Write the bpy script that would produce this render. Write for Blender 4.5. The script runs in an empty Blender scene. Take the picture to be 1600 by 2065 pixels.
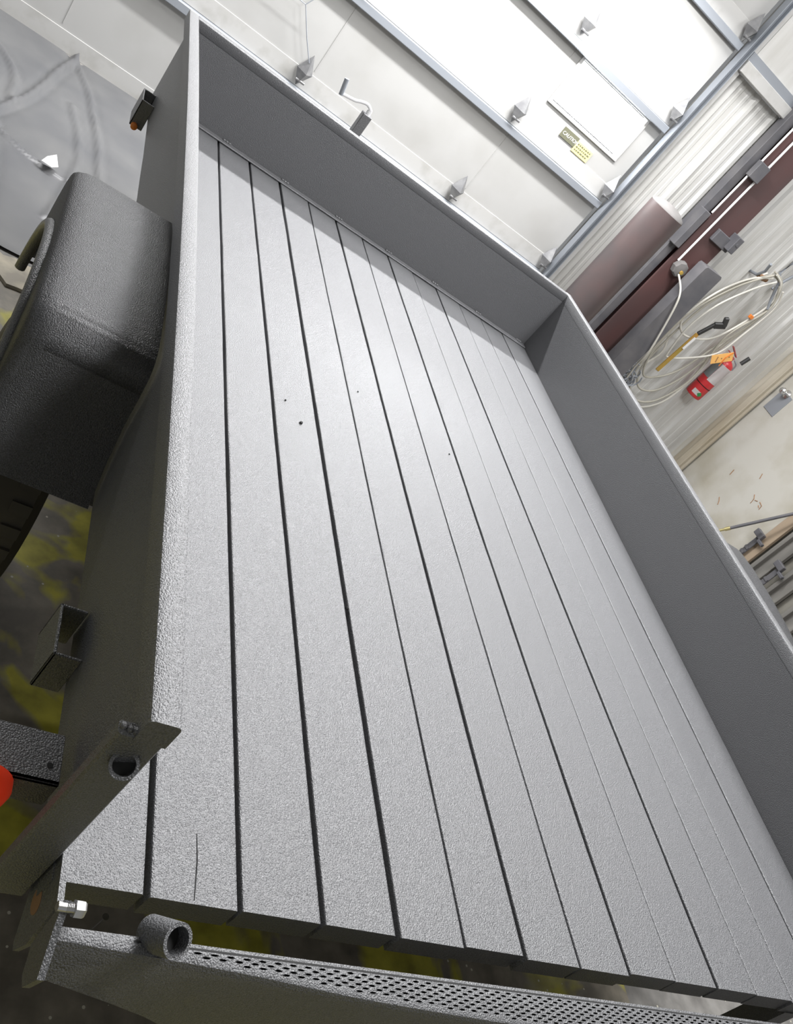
import bpy, bmesh, math, random
from mathutils import Vector, Matrix, noise
random.seed(7)
C = bpy.context.scene.collection
G = 0.667            # height of the trailer deck above the shop floor; shapes below are measured from the deck top

# ------------------------------------------------------------------ camera
cam_d = bpy.data.cameras.new('camera'); cam = bpy.data.objects.new('camera', cam_d); C.objects.link(cam)
cam_d.sensor_fit = 'VERTICAL'; cam_d.sensor_height = 36.0; cam_d.lens = 36.0*1751.96/2065.0
cam_d.clip_start = 0.02
R0 = ((0.77243996, -0.15976598, 0.6146636), (0.3756436, -0.66545026, -0.6450332), (0.51208242, 0.72914387, -0.45400531))
M = Matrix(((R0[0][0], -R0[1][0], -R0[2][0]), (R0[0][1], -R0[1][1], -R0[2][1]), (R0[0][2], -R0[1][2], -R0[2][2]))).to_4x4()
M.translation = Vector((-0.50812987, -0.53537028, 1.02109347+G))
cam.matrix_world = M
bpy.context.scene.camera = cam

# ------------------------------------------------------------------ view, world, lights
sc = bpy.context.scene
sc.view_settings.view_transform = 'Standard'
sc.view_settings.look = 'None'
sc.view_settings.gamma = 1.0
sc.view_settings.exposure = 0.0
w = bpy.data.worlds.new('shop_air'); sc.world = w; w.use_nodes = True
w.node_tree.nodes['Background'].inputs[0].default_value = (0.96, 0.98, 1.0, 1)
w.node_tree.nodes['Background'].inputs[1].default_value = 0.24

def area(name, loc, size, power, target, col=(0.99, 0.99, 1.0)):
    l = bpy.data.lights.new(name, 'AREA'); l.shape = 'RECTANGLE'; l.size, l.size_y = size; l.energy = power; l.color = col
    o = bpy.data.objects.new(name, l); C.objects.link(o)
    o.location = Vector(loc)+Vector((0, 0, G))
    o.rotation_euler = (Vector(target)-Vector(loc)).to_track_quat('-Z', 'Y').to_euler()
    return o
area('door_tube_light', (-0.5, 4.40, 1.98), (1.6, 0.10), 80, (-0.5, 3.7, 0))
area('door_tube_light', (1.7, 4.40, 1.98), (1.6, 0.10), 110, (1.7, 3.9, 0))
area('ceiling_light_front', (1.8, 3.85, 3.2), (1.6, 0.9), 85, (1.6, 2.8, 0))
area('ceiling_light_right', (4.2, 3.6, 3.2), (0.8, 0.8), 45, (4.4, 3.9, 0))
area('fill_light_rear', (1.7, 0.55, 3.2), (1.2, 1.0), 150, (1.1, 2.0, 0))  # added fill lamp that lifts the front inner wall, no known fixture
area('fill_light_mid', (2.0, 2.7, 3.0), (1.3, 0.7), 90, (0.7, 1.6, 0))  # added fill lamp that brightens the deck and its near left side

# ------------------------------------------------------------------ materials
def newmat(name):
    m = bpy.data.materials.new(name); m.use_nodes = True
    nt = m.node_tree; b = nt.nodes['Principled BSDF']
    return m, nt, b
def N(nt, t, **kw):
    n = nt.nodes.new(t)
    for k, v in kw.items(): setattr(n, k, v)
    return n
def flat(name, col, rough=0.5, metal=0.0, spec=0.5):
    m, nt, b = newmat(name)
    b.inputs['Base Color'].default_value = (*col, 1); b.inputs['Roughness'].default_value = rough
    b.inputs['Metallic'].default_value = metal; b.inputs['Specular IOR Level'].default_value = spec
    return m
def mottled(name, c1, c2, scale=3.0, rough=0.6, metal=0.0, lo=0.35, hi=0.65, bump=0.0, bscale=200, stretch=(1, 1, 1), spec=0.4):
    m, nt, b = newmat(name)
    tc = N(nt, 'ShaderNodeTexCoord'); mp = N(nt, 'ShaderNodeMapping'); mp.inputs['Scale'].default_value = stretch
    nz = N(nt, 'ShaderNodeTexNoise'); nz.inputs['Scale'].default_value = scale; nz.inputs['Detail'].default_value = 6
    rp = N(nt, 'ShaderNodeValToRGB'); rp.color_ramp.elements[0].position = lo; rp.color_ramp.elements[1].position = hi
    rp.color_ramp.elements[0].color = (*c1, 1); rp.color_ramp.elements[1].color = (*c2, 1)
    nt.links.new(tc.outputs['Object'], mp.inputs[0]); nt.links.new(mp.outputs[0], nz.inputs['Vector'])
    nt.links.new(nz.outputs['Fac'], rp.inputs[0]); nt.links.new(rp.outputs[0], b.inputs['Base Color'])
    b.inputs['Roughness'].default_value = rough; b.inputs['Metallic'].default_value = metal
    b.inputs['Specular IOR Level'].default_value = spec
    if bump:
        n2 = N(nt, 'ShaderNodeTexNoise'); n2.inputs['Scale'].default_value = bscale; n2.inputs['Detail'].default_value = 3
        bp = N(nt, 'ShaderNodeBump'); bp.inputs['Strength'].default_value = bump; bp.inputs['Distance'].default_value = 0.002
        nt.links.new(tc.outputs['Object'], n2.inputs['Vector']); nt.links.new(n2.outputs['Fac'], bp.inputs['Height'])
        nt.links.new(bp.outputs[0], b.inputs['Normal'])
    return m
def liner(name, c, rough, bump, scale):
    """sprayed polyurea bed liner: dark grey with a pebbled skin"""
    m, nt, b = newmat(name)
    tc = N(nt, 'ShaderNodeTexCoord')
    n1 = N(nt, 'ShaderNodeTexNoise'); n1.inputs['Scale'].default_value = scale; n1.inputs['Detail'].default_value = 2; n1.inputs['Roughness'].default_value = 0.6
    v = N(nt, 'ShaderNodeTexVoronoi'); v.inputs['Scale'].default_value = scale*0.7
    mx = N(nt, 'ShaderNodeMath', operation='SUBTRACT')
    bp = N(nt, 'ShaderNodeBump'); bp.inputs['Strength'].default_value = bump; bp.inputs['Distance'].default_value = 0.0012
    rp = N(nt, 'ShaderNodeValToRGB')
    rp.color_ramp.elements[0].position = 0.3; rp.color_ramp.elements[0].color = (*[x*0.45 for x in c], 1)
    rp.color_ramp.elements[1].position = 0.7; rp.color_ramp.elements[1].color = (*[x*1.7 for x in c], 1)  # wide dark-to-pale speckle paints the coating's glints into the base colour
    for n in (n1, v): nt.links.new(tc.outputs['Object'], n.inputs['Vector'])
    nt.links.new(n1.outputs['Fac'], mx.inputs[0]); nt.links.new(v.outputs['Distance'], mx.inputs[1])
    nt.links.new(mx.outputs[0], bp.inputs['Height']); nt.links.new(bp.outputs[0], b.inputs['Normal'])
    nt.links.new(n1.outputs['Fac'], rp.inputs[0]); nt.links.new(rp.outputs[0], b.inputs['Base Color'])
    b.inputs['Roughness'].default_value = rough
    b.inputs['Specular IOR Level'].default_value = 1.0
    return m
M_COAT = liner('bed_liner_coating', (0.105, 0.106, 0.111), 0.37, 0.8, 560)
M_HOLE = flat('hole_and_gap_shade', (0.02, 0.02, 0.02), 0.8)
M_STEEL = flat('bright_steel', (0.75, 0.75, 0.75), 0.25, 1.0)
M_PLATED = flat('bright_zinc_plate', (0.85, 0.85, 0.86), 0.3, 0.2)
M_HINGE = mottled('hinge_steel', (0.15, 0.15, 0.155), (0.22, 0.22, 0.22), 20, 0.45, 0.2)
M_ZINC = mottled('galvanised_steel', (0.13, 0.125, 0.115), (0.24, 0.23, 0.21), 8, 0.45, stretch=(1, 1, 0.2))
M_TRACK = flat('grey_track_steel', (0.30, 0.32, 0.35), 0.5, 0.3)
M_GAP = flat('joint_seal_grey', (0.40, 0.41, 0.44), 0.7)
M_DOOR = mottled('white_door_skin', (0.43, 0.427, 0.415), (0.36, 0.353, 0.335), 2.2, 0.5, lo=0.45, hi=0.8)
M_STRIP = mottled('white_door_stile', (0.47, 0.465, 0.45), (0.35, 0.34, 0.315), 9, 0.55, lo=0.5, hi=0.85)
M_WALLP = mottled('off_white_wall_panel', (0.62, 0.615, 0.595), (0.48, 0.47, 0.44), 4, 0.5, lo=0.4, hi=0.8, stretch=(3, 3, 0.4))
M_WALLR = mottled('dirty_wall_panel', (0.62, 0.60, 0.54), (0.42, 0.39, 0.32), 3, 0.6, lo=0.4, hi=0.75, stretch=(1, 1.5, 0.6))
M_GRIME_SHADE = mottled('grimy_shaded_wall', (0.12, 0.11, 0.09), (0.22, 0.21, 0.18), 4, 0.6)  # dark tone paints the shade between the channels into the wall colour
M_LEAF = mottled('stained_door_leaf', (0.50, 0.485, 0.44), (0.37, 0.34, 0.27), 2.6, 0.55, lo=0.42, hi=0.72)
M_CASE = mottled('brown_beige_casing', (0.36, 0.31, 0.23), (0.50, 0.46, 0.38), 5, 0.6, stretch=(1, 1, 0.3))
M_RED = mottled('maroon_primer', (0.115, 0.055, 0.052), (0.08, 0.055, 0.055), 3, 0.55, stretch=(1, 1, 0.4))
M_BOLL = mottled('brown_bollard_paint', (0.078, 0.066, 0.066), (0.10, 0.072, 0.07), 4, 0.4)
M_DGREY = mottled('dark_grey_paint', (0.10, 0.10, 0.11), (0.15, 0.145, 0.15), 6, 0.5)
M_CEM = mottled('concrete_cap', (0.19, 0.18, 0.175), (0.15, 0.145, 0.14), 8, 0.8)
M_RUB = mottled('tyre_rubber', (0.055, 0.05, 0.042), (0.09, 0.08, 0.06), 5, 0.8)
M_ROPE = flat('grey_beige_cable', (0.42, 0.40, 0.34), 0.6)
M_ROPE2 = flat('pale_cable', (0.62, 0.60, 0.54), 0.5)
M_BLACK = flat('black_plastic', (0.03, 0.03, 0.03), 0.4)
M_XRED = flat('extinguisher_red', (0.50, 0.03, 0.035), 0.35)
M_WHITE = flat('white_label', (0.85, 0.85, 0.84), 0.5)
M_XGREY = flat('grey_label', (0.36, 0.39, 0.40), 0.5)
M_GREEN = flat('green_label', (0.02, 0.22, 0.06), 0.5)
M_ORNG = flat('orange_tag_paper', (1.0, 0.55, 0.17), 0.6)
M_AMBER = mottled('amber_handle', (0.50, 0.27, 0.06), (0.36, 0.27, 0.06), 12, 0.4)
M_YEL = flat('yellow_label', (0.85, 0.76, 0.30), 0.6)
M_LBLK = flat('black_label', (0.15, 0.15, 0.10), 0.6)
M_LENS = flat('red_lens', (0.95, 0.06, 0.02), 0.2)
M_LENS.node_tree.nodes['Principled BSDF'].inputs['Emission Color'].default_value = (1, 0.06, 0.02, 1); M_LENS.node_tree.nodes['Principled BSDF'].inputs['Emission Strength'].default_value = 0.15
M_OLENS = flat('orange_lens', (0.75, 0.22, 0.04), 0.3)
M_RUST = flat('rusty_metal', (0.30, 0.17, 0.09), 0.8)
M_BRASS = flat('brass_fitting', (0.80, 0.70, 0.35), 0.3, 0.9)
M_PAPER = flat('white_paper', (0.9, 0.9, 0.88), 0.7)
M_TAPE = mottled('torn_masking_paper', (0.62, 0.56, 0.44), (0.35, 0.32, 0.27), 9, 0.8)
M_TARP = mottled('grey_drop_cloth', (0.095, 0.097, 0.103), (0.14, 0.14, 0.14), 3, 0.38, lo=0.3, hi=0.7, spec=0.5)
m, nt, b = newmat('daylit_window_glass')
b.inputs['Base Color'].default_value = (0.9, 0.95, 1, 1); b.inputs['Roughness'].default_value = 0.15
b.inputs['Emission Color'].default_value = (0.95, 0.98, 1, 1); b.inputs['Emission Strength'].default_value = 30.0
M_GLASS = m

def floor_material():
    m, nt, b = newmat('stained_shop_floor')
    tc = N(nt, 'ShaderNodeTexCoord')
    n1 = N(nt, 'ShaderNodeTexNoise'); n1.inputs['Scale'].default_value = 2.6; n1.inputs['Detail'].default_value = 4; n1.inputs['Distortion'].default_value = 0.6
    n2 = N(nt, 'ShaderNodeTexNoise'); n2.inputs['Scale'].default_value = 14; n2.inputs['Detail'].default_value = 6
    n3 = N(nt, 'ShaderNodeTexVoronoi'); n3.inputs['Scale'].default_value = 24
    for n in (n1, n2, n3): nt.links.new(tc.outputs['Object'], n.inputs['Vector'])
    a = N(nt, 'ShaderNodeValToRGB'); e = a.color_ramp.elements
    e[0].position = 0.45; e[0].color = (0.56, 0.52, 0.06, 1); e[1].position = 0.50; e[1].color = (0.27, 0.245, 0.20, 1)
    nt.links.new(n1.outputs['Fac'], a.inputs[0])
    g = N(nt, 'ShaderNodeValToRGB'); e = g.color_ramp.elements
    e[0].position = 0.35; e[0].color = (0.35, 0.33, 0.30, 1); e[1].position = 0.7; e[1].color = (1, 0.98, 0.92, 1)
    nt.links.new(n2.outputs['Fac'], g.inputs[0])
    mu = N(nt, 'ShaderNodeMix', data_type='RGBA', blend_type='MULTIPLY'); mu.inputs[0].default_value = 0.75
    nt.links.new(a.outputs[0], mu.inputs[6]); nt.links.new(g.outputs[0], mu.inputs[7])
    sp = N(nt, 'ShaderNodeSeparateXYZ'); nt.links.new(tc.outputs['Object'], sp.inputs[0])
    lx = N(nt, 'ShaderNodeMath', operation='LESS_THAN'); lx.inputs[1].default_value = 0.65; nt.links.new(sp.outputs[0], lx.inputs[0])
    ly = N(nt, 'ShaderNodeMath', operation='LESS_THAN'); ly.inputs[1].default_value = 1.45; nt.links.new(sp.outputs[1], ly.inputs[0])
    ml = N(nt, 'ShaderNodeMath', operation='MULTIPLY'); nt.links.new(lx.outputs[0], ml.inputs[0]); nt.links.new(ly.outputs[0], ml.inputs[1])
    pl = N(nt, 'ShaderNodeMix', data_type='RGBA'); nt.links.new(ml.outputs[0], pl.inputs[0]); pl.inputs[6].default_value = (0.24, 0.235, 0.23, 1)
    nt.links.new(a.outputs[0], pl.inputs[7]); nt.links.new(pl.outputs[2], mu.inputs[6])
    s = N(nt, 'ShaderNodeMath', operation='LESS_THAN'); s.inputs[1].default_value = 0.08
    nt.links.new(n3.outputs['Distance'], s.inputs[0])
    mx = N(nt, 'ShaderNodeMix', data_type='RGBA'); nt.links.new(s.outputs[0], mx.inputs[0])
    nt.links.new(mu.outputs[2], mx.inputs[6]); mx.inputs[7].default_value = (0.55, 0.52, 0.42, 1)
    nt.links.new(mx.outputs[2], b.inputs['Base Color'])
    b.inputs['Roughness'].default_value = 0.55
    return m
M_FLOOR = floor_material()

# ------------------------------------------------------------------ mesh helpers (deck coordinates)
def BM(): return bmesh.new()
def box(bm, x0, x1, y0, y1, z0, z1, bev=0.0, seg=1):
    t = bmesh.new()
    vs = [t.verts.new(p) for p in ((x0, y0, z0), (x1, y0, z0), (x1, y1, z0), (x0, y1, z0), (x0, y0, z1), (x1, y0, z1), (x1, y1, z1), (x0, y1, z1))]
    for f in ((0, 3, 2, 1), (4, 5, 6, 7), (0, 1, 5, 4), (1, 2, 6, 5), (2, 3, 7, 6), (3, 0, 4, 7)): t.faces.new([vs[i] for i in f])
    if bev: bmesh.ops.bevel(t, geom=t.edges[:], offset=bev, segments=seg, affect='EDGES', profile=0.5)
    merge(bm, t); return bm
def merge(bm, t, mat=None):
    if mat is not None: bmesh.ops.transform(t, matrix=mat, verts=t.verts)
    me = bpy.data.meshes.new('tmp'); t.to_mesh(me); t.free(); bm.from_mesh(me); bpy.data.meshes.remove(me)
def obox(bm, p, q, wd, th, up=(0, 0, 1), bev=0.0):
    """bar of section wd x th running from p to q"""
    p, q = Vector(p), Vector(q); d = (q-p); L = d.length; d.normalize()
    s = d.cross(Vector(up)); s.normalize(); u = s.cross(d)
    t = bmesh.new(); box(t, -wd/2, wd/2, 0, L, -th/2, th/2, bev)
    m = Matrix((s, d, u)).transposed().to_4x4(); m.translation = p
    merge(bm, t, m)
def tube(bm, pts, r, seg=10, cap=True, radii=None):
    pts = [Vector(p) for p in pts]; n = len(pts); rings = []
    ref = Vector((0.13, 0.31, 0.94)).normalized()
    for i, p in enumerate(pts):
        d = (pts[min(i+1, n-1)]-pts[max(i-1, 0)]).normalized()
        a = ref.cross(d)
        if a.length < 1e-3: a = Vector((1, 0, 0)).cross(d)
        a.normalize(); b2 = d.cross(a); rr = radii[i] if radii else r
        rings.append([bm.verts.new(p+a*rr*math.cos(2*math.pi*k/seg)+b2*rr*math.sin(2*math.pi*k/seg)) for k in range(seg)])
    for i in range(n-1):
        for k in range(seg): bm.faces.new((rings[i][k], rings[i][(k+1) % seg], rings[i+1][(k+1) % seg], rings[i+1][k]))
    if cap:
        bm.faces.new(list(reversed(rings[0]))); bm.faces.new(rings[-1])
    return bm
def pipe(bm, p, q, ro, ri, seg=28):
    """hollow pipe"""
    p, q = Vector(p), Vector(q); d = (q-p).normalized(); a = Vector((0.3, 0.2, 0.9)).cross(d).normalized(); b2 = d.cross(a)
    R = []
    for c, r in ((p, ro), (q, ro), (q, ri), (p, ri)):
        R.append([bm.verts.new(c+a*r*math.cos(2*math.pi*k/seg)+b2*r*math.sin(2*math.pi*k/seg)) for k in range(seg)])
    for i in range(4):
        for k in range(seg): bm.faces.new((R[i][k], R[i][(k+1) % seg], R[(i+1) % 4][(k+1) % seg], R[(i+1) % 4][k]))
    return bm
def prism(bm, poly, axis, a, b):
    """extrude a 2D outline along an axis from a to b"""
    def P(u, v, t): return (t, u, v) if axis == 0 else ((u, t, v) if axis == 1 else (u, v, t))
    A = [bm.verts.new(P(u, v, a)) for u, v in poly]; B = [bm.verts.new(P(u, v, b)) for u, v in poly]; n = len(poly)
    bm.faces.new(A); bm.faces.new(list(reversed(B)))
    for i in range(n): bm.faces.new((A[i], B[i], B[(i+1) % n], A[(i+1) % n]))
    return bm
def lathe(bm, prof, c, axis='z', seg=24):
    rings = []
    for r, h in prof:
        ring = []
        for k in range(seg):
            a = 2*math.pi*k/seg; u, v = r*math.cos(a), r*math.sin(a)
            ring.append(bm.verts.new(Vector(c)+Vector((u, v, h) if axis == 'z' else ((h, u, v) if axis == 'x' else (u, h, v)))))
        rings.append(ring)
    for i in range(len(rings)-1):
        for k in range(seg): bm.faces.new((rings[i][k], rings[i][(k+1) % seg], rings[i+1][(k+1) % seg], rings[i+1][k]))
    bm.faces.new(rings[0]); bm.faces.new(rings[-1])
    return bm
ROOT = {}
def finish(name, bm, mat, smooth):
    bmesh.ops.recalc_face_normals(bm, faces=bm.faces[:])
    me = bpy.data.meshes.new(name); 
    if smooth is not None:
        for f in bm.faces: f.smooth = True
        lim = math.radians(smooth)
        for e in bm.edges:
            if len(e.link_faces) == 2 and e.calc_face_angle(3.1) > lim: e.smooth = False
    bm.to_mesh(me); bm.free(); me.materials.append(mat); return me
def obj(name, bm, mat, parent=None, smooth=35, label=None):
    me = finish(name, bm, mat, smooth)
    o = bpy.data.objects.new(name, me); C.objects.link(o)
    if parent is not None:
        base = ROOT[parent.name]; me.transform(Matrix.Translation(-base)); o.parent = parent; ROOT[o.name] = base
    else:
        xs = [v.co for v in me.vertices]
        base = Vector(((min(v.x for v in xs)+max(v.x for v in xs))/2, (min(v.y for v in xs)+max(v.y for v in xs))/2, min(v.z for v in xs)))
        me.transform(Matrix.Translation(-base)); o.location = base+Vector((0, 0, G)); ROOT[o.name] = base
    if label: o['label'] = label
    return o
def thing(name, label, cat, base, group=None):
    o = bpy.data.objects.new(name, None); C.objects.link(o); o.empty_display_size = 0.1
    o.location = Vector(base)+Vector((0, 0, G)); ROOT[o.name] = Vector(base)
    tag(o, label, cat, group); return o
def tag(o, label, cat, group=None):
    o['label'] = label; o['category'] = cat
    if group: o['group'] = group
    return o
def struct(o, label=None, cat=None):
    o['kind'] = 'structure'
    if label: o['label'] = label
    if cat: o['category'] = cat
    return o
def srect(name, base, label, cat):
    o = bpy.data.objects.new(name, None); C.objects.link(o); o.location = Vector(base)+Vector((0, 0, G)); ROOT[o.name] = Vector(base)
    return struct(o, label, cat)

FZ = -G
# ------------------------------------------------------------------ the room
o = struct(obj('floor', box(BM(), -3.5, 6.0, -3.0, 5.2, FZ-0.1, FZ), M_FLOOR), 'yellow and brown stained shop floor under the trailer', 'floor')

# corrugated wall beside the overhead door
def ribbed(x0, x1, y, z0, z1, first, pitch, th=0.05):
    """wall sheet in the xz plane facing -y with raised ribs"""
    prof = [(x0, 0)]; x = first
    while x < x1-0.05:
        if x > x0+0.01:
            prof += [(x-0.030, 0), (x-0.012, -0.022), (x+0.012, -0.022), (x+0.030, 0)]
            for k in (1, 2):
                c = x+pitch*k/3
                if c < x1-0.02: prof += [(c-0.016, 0), (c-0.010, -0.005), (c+0.010, -0.005), (c+0.016, 0)]
        x += pitch
    prof += [(x1, 0)]
    bm = BM()
    poly = [(a, y+b2) for a, b2 in prof]+[(x1, y+th), (x0, y+th)]
    prism(bm, poly, 2, z0, z1); return bm
struct(obj('wall_front', ribbed(2.96, 3.50, 5.06, FZ, 1.66, 3.03, 0.20), M_WALLP, smooth=20), 'off-white ribbed metal wall between the overhead door and the column', 'wall')
struct(obj('wall_front_upper', box(BM(), 2.96, 5.1, 5.00, 5.10, 1.73, 3.4), M_WALLP), 'smooth off-white wall above the girt', 'wall')
struct(obj('wall_front_lintel', box(BM(), -3.5, 2.96, 5.10, 5.2, 2.3, 3.4), M_WALLP), 'off-white wall above the overhead door', 'wall')
bm = ribbed(3.50, 5.1, 5.02, FZ, 1.66, 3.95, 0.23)
struct(obj('wall_front_right', bm, M_WALLP, smooth=20), 'ribbed metal wall behind the hanging cables', 'wall')
bm = BM(); box(bm, 2.93, 5.1, 4.97, 5.03, 1.66, 1.735, 0.004)
struct(obj('trim_1', bm, M_STRIP), 'white horizontal girt across the top of the ribbed wall', 'trim')
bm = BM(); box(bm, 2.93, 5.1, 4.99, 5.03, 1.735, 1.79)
struct(obj('trim_2', bm, M_TRACK), 'grey strip above the girt', 'trim')
bm = BM(); box(bm, 2.90, 2.965, 5.0, 5.1, FZ, 3.4, 0.003)
struct(obj('trim_3', bm, M_STRIP), 'white jamb beside the overhead door track', 'trim')
# right wall
bm = BM()
prof = [(5.1, 4.80)]
poly = [(5.1, 5.06), (5.1, 4.80), (5.16, 4.80), (5.16, 5.06)]
prism(bm, poly, 2, FZ, 3.4)
struct(obj('wall_right', bm, M_WALLR), 'dirty beige wall return in the corner by the door', 'wall')
struct(obj('wall_right_lower', box(BM(), 5.16, 5.24, -2.5, 3.72, FZ, 3.4), M_GRIME_SHADE), 'dirty wall behind the steel channels, darkened with painted shade', 'wall')
struct(obj('ceiling', box(BM(), -3.5, 6.0, -3.0, 5.2, 3.4, 3.5), M_WALLP), 'white ceiling', 'ceiling')

# ---- overhead door
DX0, DX1 = -3.2, 2.83
d1 = srect('door_1', (0, 5.05, FZ), 'white sectional overhead garage door behind the trailer', 'door')
J = [FZ+0.61*k for k in range(6)]
WX0, WX1, WZ0, WZ1 = 2.07, 2.69, 0.812, 1.105
for k in range(5):
    z0, z1 = J[k], J[k+1]
    bm = BM()
    if k == 2:
        box(bm, DX0, WX0, 5.02, 5.07, z0+0.001, z1-0.001); box(bm, WX1, DX1, 5.02, 5.07, z0+0.001, z1-0.001)
        box(bm, WX0, WX1, 5.02, 5.07, z0+0.001, WZ0); box(bm, WX0, WX1, 5.02, 5.07, WZ1, z1-0.001)
    else: box(bm, DX0, DX1, 5.02, 5.07, z0+0.001, z1-0.001)
    for xs in (-1.72, -0.49, 0.77, 1.99): box(bm, xs-0.0015, xs+0.0015, 5.017, 5.021, z0+0.13, z1-0.03)
    p_ = obj('door_section', bm, M_DOOR, d1)
    bm = BM(); box(bm, DX0, DX1, 5.014, 5.021, z0+0.0, z0+0.105, 0.001)
    obj('bottom_stile', bm, M_STRIP, p_)
    bm = BM(); box(bm, DX0, DX1, 4.975, 5.02, z1-0.050, z1-0.002, 0.004)
    obj('top_rail', bm, M_TRACK if k < 4 else M_STRIP, p_, label='grey top rail of the section')
wn = obj('window_pane', box(BM(), WX0+0.01, WX1-0.01, 5.03, 5.04, WZ0+0.01, WZ1-0.01), M_GLASS, d1, label='bright daylit window pane')
bm = BM()
for a in ((WX0-0.02, WX1+0.02, WZ0-0.02, WZ0+0.004), (WX0-0.02, WX1+0.02, WZ1-0.004, WZ1+0.02), (WX0-0.02, WX0+0.004, WZ0, WZ1), (WX1-0.004, WX1+0.02, WZ0, WZ1)):
    box(bm, a[0], a[1], 5.008, 5.022, a[2], a[3], 0.003)
obj('window_frame', bm, M_STRIP, wn)
def hinge(bm, x, z, w_=0.052, lean=0.0):
    y = 4.972
    pts = [(x+lean, y+0.02, z+0.19), (x-w_, y+0.018, z+0.085), (x-0.01, y-0.004, z-0.005), (x+w_, y+0.018, z+0.085), (x+0.004, y-0.05, z+0.085)]
    v = [bm.verts.new(p) for p in pts]
    for f in ((0, 1, 4), (1, 2, 4), (2, 3, 4), (3, 0, 4)): bm.faces.new([v[i] for i in f])
    bm.faces.new([v[3], v[2], v[1], v[0]])
    tube(bm, [(x-0.03, y-0.015, z+0.03), (x+0.03, y-0.015, z+0.03)], 0.008, 8)
for k in range(1, 5):
    for x in (-0.51, 0.715, 1.935, 2.80):
        bm = BM(); hinge(bm, x, J[k]+0.015 if k < 4 else J[k], 0.052)
        h_ = obj('hinge', bm, M_HINGE, d1, smooth=10, label='grey folded hinge plate')
bm = BM(); tube(bm, [(0.705, 4.965, 0.10), (0.62, 4.965, 0.2), (0.52, 4.97, 0.335), (0.40, 4.97, 0.335)], 0.003, 6); tube(bm, [(0.52, 4.97, 0.335), (0.56, 4.97, 0.42)], 0.003, 6)
obj('pull_cord', bm, M_TRACK, d1)
bm = BM()
box(bm, 2.845, 2.90, 4.985, 4.990, FZ, 3.3); box(bm, 2.845, 2.850, 4.93, 4.985, FZ, 3.3); box(bm, 2.895, 2.90, 4.95, 4.985, FZ, 3.3)
box(bm, 2.86, 2.90, 4.990, 5.0, FZ, 3.3)
obj('door_track', bm, M_TRACK, d1, label='grey vertical steel roller track')
# caution sticker
st = obj('caution_sticker', box(BM(), 2.265, 2.40, 5.0135, 5.0195, 0.690, 0.755), M_LBLK, d1, label='black and yellow caution sticker')
obj('yellow_half', box(BM(), 2.40, 2.545, 5.013, 5.0195, 0.668, 0.742), M_YEL, st, label='yellow printed half')
def text_mesh(txt, size, p, parent, mat, name, rx=(math.pi/2, 0, 0), extr=0.0006):
    cu = bpy.data.curves.new('t', 'FONT'); cu.body = txt; cu.size = size; cu.extrude = extr
    to = bpy.data.objects.new('t', cu); C.objects.link(to)
    bpy.context.view_layer.update()
    me = bpy.data.meshes.new_from_object(to.evaluated_get(bpy.context.evaluated_depsgraph_get()))
    bpy.data.objects.remove(to)
    from mathutils import Euler
    me.transform(Matrix.Translation(Vector(p)-ROOT[parent.name]) @ Euler(rx).to_matrix().to_4x4())
    me.materials.append(mat); o = bpy.data.objects.new(name, me); C.objects.link(o); o.parent = parent; return o
text_mesh('CAUTION', 0.031, (2.272, 5.0125, 0.711), st, M_WHITE, 'lettering')
bm = BM()
for r in range(3):
    x = 2.412
    while x < 2.525:
        l = random.uniform(0.008, 0.02); box(bm, x, x+l, 5.0115, 5.0135, 0.722-0.019*r, 0.730-0.019*r); x += l+0.006
obj('small_print', bm, M_LBLK, st)

# ---- walk door in the right wall
d2 = srect('door_2', (5.1, 4.25, FZ), 'stained beige walk-in door with a round knob', 'door')
obj('leaf', box(BM(), 5.12, 5.16, 3.72, 4.80, FZ+0.005, 1.45, 0.002), M_LEAF, d2)
bm = BM(); box(bm, 5.055, 5.16, 4.80, 4.865, FZ, 1.5, 0.004); box(bm, 5.085, 5.16, 4.865, 4.95, FZ, 1.5, 0.004); box(bm, 5.08, 5.10, 4.775, 4.80, FZ, 1.5, 0.003)
obj('casing', bm, M_CASE, d2, label='brown beige door casing with stepped edge')
bm = BM(); box(bm, 5.112, 5.121, 4.585, 4.73, 0.20, 0.40, 0.002)
kp = obj('strike_plate', bm, M_TRACK, d2, label='grey steel plate under the knob')
bm = BM(); lathe(bm, [(0.036, 0.0), (0.036, -0.012), (0.014, -0.02), (0.012, -0.045), (0.024, -0.052), (0.031, -0.07), (0.024, -0.088), (0.004, -0.092)], (5.118, 4.655, 0.395), 'x', 24)
obj('door_knob', bm, M_STEEL, d2, label='shiny round door knob', smooth=60)
bm = BM()
for pts in (((4.09, -0.262), (4.06, -0.285), (4.05, -0.325)), ((4.045, -0.285), (4.02, -0.272)), ((4.0, -0.262), (3.96, -0.268), (3.95, -0.30)), ((3.985, -0.285), (3.965, -0.295)),
            ((4.30, -0.50), (4.27, -0.52), (4.25, -0.545)), ((4.42, -0.28), (4.41, -0.33)), ((4.20, -0.12), (4.18, -0.16))):
    tube(bm, [(5.1185, a, b2) for a, b2 in pts], 0.0035, 5)
obj('scuff_mark', bm, M_RUST, d2, label='brown scribbled scuff marks')

# ------------------------------------------------------------------ things along the wall
# bollard
t = thing('bollard', 'brown round steel bollard with a domed grey top beside the overhead door', 'bollard', (3.02, 4.6, FZ))
bm = BM(); lathe(bm, [(0.135, FZ), (0.135, 0.80)], (3.02, 4.62, 0), seg=36)
obj('post', bm, M_BOLL, t, smooth=40)
bm = BM(); lathe(bm, [(0.133, 0.80), (0.128, 0.812), (0.09, 0.835), (0.04, 0.845), (0.004, 0.847)], (3.02, 4.62, 0), seg=36)
obj('dome_cap', bm, M_CEM, t, smooth=50, label='pale concrete fill on top')
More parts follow.
